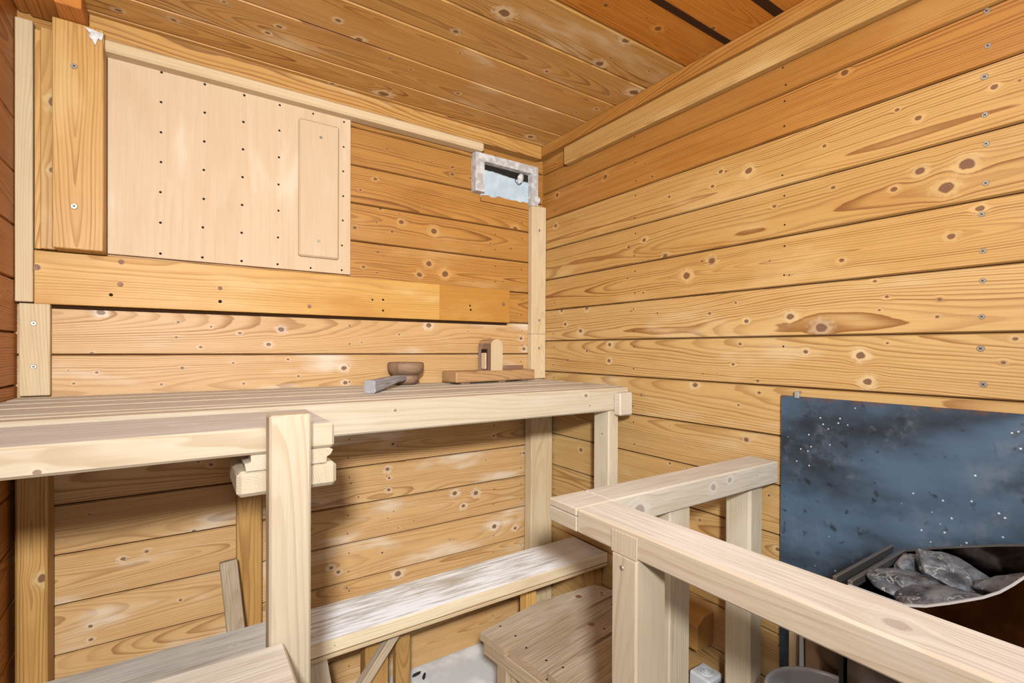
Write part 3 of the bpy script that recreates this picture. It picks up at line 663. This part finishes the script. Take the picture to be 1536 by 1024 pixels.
# ================================================================== metal sheet behind the heater
t = thing('metal_sheet', (1.192, .2, ZF), 'blue-black steel heat shield sheet standing against the right wall', 'metal sheet')
b = MB(); b.box((1.1925, .095, (-.107 + ZF) / 2), (.004, 1.040, -.107 - ZF), M_sheet, ch=.0008)
o = b.build('sheet', t)
o.location = (0, 0, 0)
for v in o.data.vertices: v.co.z -= (-.107 - ZF)
o.location.z += (-.107 - ZF)
b = MB(); b.box((1.1885, .578, -.103), (.003, .010, .016), M_clip); b.box((1.195, .578, -.096), (.015, .010, .002), M_clip); b.build('clip', t)
tag(one('upright_batten', (1.168, 1.188, .5665, .5825, ZF, -.57), M_trim, 'z'), 'thin upright batten against the dark sheet under the guard rail', 'batten')
b = MB(); b.prism([(.545, ZF), (.553, -.58), (.10, -.58), (.10, ZF)], 1.178, 1.182, M_brown, axis=0); t = b.build('steel_panel')
tag(t, 'brownish reflecting steel panel low behind the white bucket', 'metal sheet')
b = MB(); b.prism([(.560, ZF), (.5615, -.585), (.5535, -.585), (.5455, ZF)], 1.174, 1.1775, M_clip, axis=0); b.build('edge_strip', t)

# ================================================================== heater
HT = thing('sauna_heater', (.95, .1, ZF), 'open steel sauna heater filled with dark stones', 'heater')
def side_plate(x, top, m, name, edge, thick=.004):
    b = MB(); pts = [(y, z) for y, z in top] + [(top[-1][0], -.80), (top[0][0], -.80)]
    b.prism(pts, x - thick/2, x + thick/2, m, axis=0); o = b.build(name, HT)
    r = MB()
    for (y0, z0), (y1, z1) in zip(top, top[1:]):
        c0, c1 = Vector((x, y0, z0)), Vector((x, y1, z1)); d = (c1-c0).normalized(); n = Vector((0, -d.z, d.y)) * .0013; e = X3 * (thick/2 + .0006)
        A = [c0 - e - n, c0 + e - n, c0 + e + n, c0 - e + n]; B_ = [c1 - e - n, c1 + e - n, c1 + e + n, c1 - e + n]
        for k in range(4): r.face([A[k], B_[k], B_[(k+1) % 4], A[(k+1) % 4]], edge)
        r.face(A, edge); r.face(B_[::-1], edge)
    r.build('rim', o)
near = [(.327, -.352), (.260, -.3525), (.235, -.343), (.210, -.328), (.190, -.315), (.178, -.307), (.163, -.294), (.152, -.281), (.143, -.269), (.13, -.250), (.11, -.225), (.08, -.21), (-.15, -.21)]
back = [(.327, -.350), (.288, -.332), (.241, -.313), (.207, -.300), (.181, -.291), (.15, -.283), (.10, -.275), (-.15, -.27)]
side_plate(.83, near, M_steel, 'front_plate', M_edge); side_plate(1.05, back, M_steel, 'rear_plate', M_rim)
b = MB(); b.box((.94, .346, -.352), (.222, .006, .014), M_rim); b.build('outer_bar', HT)
b = MB(); b.box((.94, .3265, -.352), (.216, .007, .014), M_rim); b.build('inner_bar', HT)
b = MB(); b.box((.94, .337, -.58), (.214, .008, .43), M_black); b.build('end_wall', HT)
b = MB(); b.box((.94, -.15, -.55), (.216, .01, .5), M_black); b.build('end_wall', HT)
b = MB(); b.box((.94, .09, -.46), (.2155, .46, .01), M_black); b.build('stone_grate', HT)
b = MB(); b.box((.94, .09, -.79), (.2155, .46, .012), M_black); b.build('bottom_plate', HT)
for x in (.86, 1.02):
    for y in (-.10, .29):
        b = MB(); b.box((x, y, (-.796 + ZF) / 2), (.03, .03, -.796 - ZF), M_black); b.build('leg', HT)

# stones
def stone(c, d, rot, seed, label):
    bm = bmesh.new(); bmesh.ops.create_icosphere(bm, subdivisions=4, radius=1.)
    rnd = random.Random(seed); off = Vector((rnd.uniform(0, 50), rnd.uniform(0, 50), rnd.uniform(0, 50)))
    planes = [(Vector((rnd.gauss(0, 1), rnd.gauss(0, 1), rnd.gauss(0, .8))).normalized(), rnd.uniform(.62, .9)) for _ in range(16)]
    for v in bm.verts:
        p = v.co.copy()
        for n, k in planes:                              # chip flat facets off
            e = p.dot(n) - k
            if e > 0: p -= n * e * .92
        p *= 1 + .10 * noise.noise(p * 1.6 + off) + .05 * noise.noise(p * 5 + off) + .02 * noise.noise(p * 14 + off)
        v.co = Vector((p.x * d[0], p.y * d[1], p.z * d[2])) / 2 * 1.25
    me = bpy.data.meshes.new('heater_stone'); bm.to_mesh(me); bm.free(); me.materials.append(M_stone)
    me.polygons.foreach_set('use_smooth', [True] * len(me.polygons))
    o = bpy.data.objects.new('heater_stone', me); col.objects.link(o)
    o.location = Vector(c) + Vector((0, 0, H)); o.rotation_euler = [math.radians(a) for a in rot]
    return tag(o, label, 'stone', 'stones in the heater')
stone((.990, .252, -.345), (.082, .088, .030), (14, -8, 12), 1, 'large flat grey stone lying on top of the others in the heater')
stone((.922, .278, -.362), (.120, .080, .036), (6, 8, -8), 2, 'long grey stone with pale veins at the left in the heater')
stone((.888, .215, -.352), (.100, .125, .036), (-10, 6, 8), 3, 'reddish streaked grey stone nearest the front plate of the heater')
stone((1.000, .306, -.364), (.080, .034, .040), (5, 0, 4), 4, 'small stone at the back beside the double bar of the heater')
stone((.995, .165, -.342), (.090, .115, .042), (-14, 8, 10), 5, 'broad dark stone behind the topmost stone in the heater')
stone((.920, .148, -.350), (.095, .085, .045), (-12, 0, -25), 6, 'dark stone in the middle of the heater bed')
stone((1.005, .082, -.330), (.074, .075, .055), (0, 14, 20), 7, 'brown veined stone by the rear plate of the heater')
stone((.905, .066, -.345), (.10, .080, .055), (0, 0, 10), 8, 'grey stone behind the raised part of the front plate')
stone((.96, .0, -.35), (.13, .065, .055), (0, 4, 0), 9, 'grey stone deep in the right end of the heater')
stone((.856, .300, -.380), (.040, .035, .028), (0, 0, 20), 10, 'pale small stone in the left front corner of the heater')
stone((.905, .235, -.418), (.13, .17, .034), (0, 0, 0), 11, 'lowest dark stone under the others in the heater')
stone((.995, .15, -.420), (.09, .22, .034), (0, 0, 0), 12, 'dark flat stone low along the rear plate of the heater')

# ================================================================== things under the guard rail
def bucket():
    t = thing('plastic_bucket', (1.066, .462, ZF), 'white translucent plastic bucket under the guard rail', 'bucket')
    b = MB(); b.lathe((1.066, .462, 0), [(0, ZF + .002), (.080, ZF + .002), (.083, ZF + .006), (.100, -.712), (.106, -.708), (.107, -.700), (.102, -.698), (.0975, -.706), (.079, ZF + .012), (0, ZF + .012)], M_bucket, k=48)
    b.build('body', t, smooth=True)
    b = MB(); P = [Vector((1.066 + .108 * math.cos(a), .462 + .108 * math.sin(a) * .25 + .03 * math.sin(a), -.715 - .13 * math.sin(a))) for a in [math.pi * i / 20 for i in range(21)]]
    for p, q in zip(P, P[1:]):
        d = (q - p).normalized(); u = d.orthogonal().normalized() * .0018; v = d.cross(u)
        R1 = [p + u, p + v, p - u, p - v]; R2 = [x + (q - p) for x in R1]
        for k in range(4): b.face([R1[k], R2[k], R2[(k+1) % 4], R1[(k+1) % 4]], M_clip)
    b.build('wire_handle', t)
bucket()
b = MB(); span(b, 1.095, 1.199, .72, 1.15, ZF, -.915, M_stool, 'y', ch=.012)
tag(b.build('sill_timber'), 'rough timber lying along the foot of the right wall', 'timber')
t = thing('junction_box', (1.150, .785, -.915), 'light grey electrical box with round boss on the rough timber', 'electrical box')
b = MB(); b.box((1.150, .785, -.882), (.062, .062, .064), M_box, ch=.005); b.build('housing', t)
b = MB(); b.box((1.150, .7535, -.886), (.050, .003, .046), M_boxd, ch=.001); b.build('front_plate', t)
b = MB()
for r0, r1, h in ((.020, .017, .004), (.013, .010, .006), (.006, .001, .007)):
    b.lathe((1.150, .785, -.850), [(r0 + .001, 0), (r0, h), (r1, h), (r1 - .001, 0)], M_box, k=28)
b.build('round_boss', t, smooth=False)
b = MB()
b.prism([(1.135, -.80), (1.2035, -.80), (1.2035, -.716), (1.165, -.716), (1.135, -.735)], .80, .93, M_yellow, W((1.17, .86, -.76), Y3, X3, Z3, tone=.9), axis=1)
tag(b.build('wall_bracket'), 'short wooden block on the right wall behind the middle guard post', 'bracket')
for (x, y, r, L, lab) in ((.655, 1.545, .1, .035, 'curved charred chip on the floor by the bench leg'), (.672, 1.522, .9, .032, 'straight charred chip on the open floor')):
    b = MB(); c, s = math.cos(r), math.sin(r)
    pts = [(-L/2, -.003), (-L*.2, -.0055), (L*.3, -.004), (L/2, .002), (L*.2, .004), (-L*.3, .0035)]
    b.prism([(x + c*p - s*q, y + s*p + c*q) for p, q in pts], ZF + .0002, ZF + .006, M_chip)
    tag(b.build('bark_chip'), lab, 'chip', 'chips on the floor')

# ================================================================== ladle and holder on the upper bench
ZB = -.1155
t = thing('wooden_ladle', (.595, 1.50, ZB), 'worn wooden ladle with round bowl and grey handle on the upper bench', 'ladle')
b = MB(); w = W((.595, 1.50, -.08), X3, Y3, Z3)
b.lathe((.595, 1.500, ZB), [(0, .0006), (.026, .0006), (.037, .006), (.0425, .016), (.043, .024), (.0395, .030), (.043, .033), (.0515, .040), (.0565, .050), (.0580, .060), (.0565, .070), (.052, .0725), (.049, .069), (.044, .056), (.034, .046), (.018, .041), (0, .040)], M_ladle, w, k=48)
b.build('bowl', t, smooth=True)
p0, p1 = Vector((.572, 1.458, ZB + .023)), Vector((.398, 1.246, ZB + .0175))
g = (p1 - p0).normalized(); a = Vector((0, 0, 1)).cross(g).normalized(); c = g.cross(a)
b = MB(); wv = W(p0, g, a, c, grey=.85, top_grey=.85); rings = []
for f, wd, ht, lift in ((0, .018, .018, .002), (.25, .020, .020, .004), (.5, .024, .024, .003), (.8, .029, .030, .0), (1., .030, .033, .0)):
    m_ = p0.lerp(p1, f) + Vector((0, 0, lift)); hw, hh, k = wd/2, ht/2, .25
    rings.append([m_ + a*x*hw + c*z*hh for x, z in ((-1, -1+k), (-1+k, -1), (1-k, -1), (1, -1+k), (1, 1-k), (1-k, 1), (-1+k, 1), (-1, 1-k))])
for A, B_ in zip(rings, rings[1:]):
    for i in range(8): b.face([A[i], A[(i+1) % 8], B_[(i+1) % 8], B_[i]], M_ladle, wv)
b.face(rings[0][::-1], M_ladle, wv); b.face(rings[-1], M_ladle, wv)
for p in [rings]: pass
b.build('handle', t)

HD = thing('wooden_holder', (.9, 1.45, ZB), 'old wooden stand with upright slotted block on the upper bench', 'stand')
ph = math.radians(7.5); g = Vector((math.cos(ph), math.sin(ph), 0)); a = Vector((-math.sin(ph), math.cos(ph), 0)); R = Matrix((g, a, Z3)).transposed()
O = Vector((.730, 1.404, 0)); L_ = lambda x, y, z: O + g * x + a * y + Vector((0, 0, z))
b = MB(); b.box(L_(.176, .046, -.0915), (.352, .088, .036), M_holder, W(L_(.176, .046, -.0915), g, a, Z3), R, .004); b.build('base', HD)
for x in (.045, .20, .31):
    b = MB(); b.box(L_(x, .045, -.1125), (.03, .07, .0055), M_holder_d, W(L_(x, .045, -.11), g, a, Z3), R, .001); b.build('foot', HD)
# upright: arched block, slotted side painted dark for shade, pale front
b = MB(); x0, x1, y0, y1, zt, zb = .148, .200, .010, .080, .034, -.0735
wu = W(L_(.17, .04, 0), Z3, g, a); wd = W(L_(.17, .04, 0), Z3, a, g, tone=.9)
top = [(x0, zt - .014), (x0 + .008, zt - .004), (x0 + .02, zt), (x1 - .02, zt), (x1 - .007, zt - .004), (x1, zt - .016)]
outl = [(x0, zb)] + top + [(x1, zb)]
F_ = [L_(x, y0, z) for x, z in outl]; K_ = [L_(x, y1, z) for x, z in outl]
b.face(F_[::-1], M_trim, wu); b.face(K_, M_trim, wu)
for i in range(len(outl)):
    j = (i + 1) % len(outl)
    if i == 0: continue
    b.face([F_[i], F_[j], K_[j], K_[i]], M_holder, wu)
b.face([F_[0], F_[1], K_[1], K_[0]], M_holder_d, wd)
b.build('upright_block', HD)
b = MB(); b.box(L_(x0 - .0004, .046, -.035), (.002, .032, .070), M_hole, None, R, .0003); b.build('slot', HD)
b = MB(); b.box(L_(x0 - .0018, .046, -.041), (.005, .026, .056), M_stool, W(L_(x0, .05, -.04), Z3, a, g, tone=1.2), R, .003); b.build('wedge', HD)
b = MB(); b.box(L_(x1 + .006, .05, .008), (.018, .022, .016), M_trim, W(L_(x1, .05, 0), g, a, Z3), R, .006); b.build('peg', HD)
b = MB(); pts = []
for i in range(13):
    q = math.pi * i / 12; pts.append((.285 + .062 * math.cos(q), .062 + .022 * math.sin(q)))
wl = W(L_(.28, .06, -.07), g, a, Z3)
T_ = [L_(x, y, -.060) for x, y in pts]; B_ = [L_(x, y, -.0734) for x, y in pts]
b.face(T_, M_holder_d, wl)
for i in range(13):
    j = (i + 1) % 13; b.face([B_[i], B_[j], T_[j], T_[i]], M_holder_d, wl)
b.build('curved_rest', HD)

# ================================================================== camera, light
cam = bpy.data.cameras.new('camera'); co = bpy.data.objects.new('camera', cam); col.objects.link(co)
cam.sensor_width = 36; cam.lens = 36 * 734.958 / 1536; cam.shift_y = 15.08 / 1536; cam.clip_start = .02
r_ = Vector((.83025799, -.55736167, .00443211)); d_ = Vector((.00104124, -.00640073, -.99997897)); f_ = Vector((.55737832, .83024514, -.00473391))
M4 = Matrix((r_, -d_, -f_)).transposed().to_4x4(); M4.translation = Vector((0, 0, H)); co.matrix_world = M4
sc.camera = co

wd_ = bpy.data.worlds.new('world'); sc.world = wd_; wd_.use_nodes = True
bg = wd_.node_tree.nodes['Background']; bg.inputs[0].default_value = (.93, .97, 1.0, 1); bg.inputs[1].default_value = WORLD

def area(name, loc, target, size, power, color=(1, 1, 1), linear=False):
    l = bpy.data.lights.new(name, 'AREA'); l.shape = 'DISK'; l.size = size; l.energy = power; l.color = color
    o = bpy.data.objects.new(name, l); col.objects.link(o)
    o.location = Vector(loc) + Vector((0, 0, H)); dv = Vector(target) - Vector(loc); o.rotation_euler = dv.to_track_quat('-Z', 'Y').to_euler()
    if linear:
        l.use_nodes = True; nt = l.node_tree; e = nt.nodes['Emission']; fo = nt.nodes.new('ShaderNodeLightFalloff'); fo.inputs['Strength'].default_value = 1.
        fo.inputs['Smooth'].default_value = 0.; nt.links.new(fo.outputs['Constant'], e.inputs['Strength'])
    return o
area('flash', (-.18, -.36, .31), (.62, 1.25, -.22), .11, FLASH, LCOL, True)
area('overhead_fill', (.30, .16, .70), (.62, .95, -.6), .75, TOP, LCOL)  # added fill lamp out of view, brightens the bench tops
area('up_fill', (.10, -.30, .02), (.25, .05, .80), .40, UP, LCOL)  # added fill lamp behind the camera, brightens the ceiling
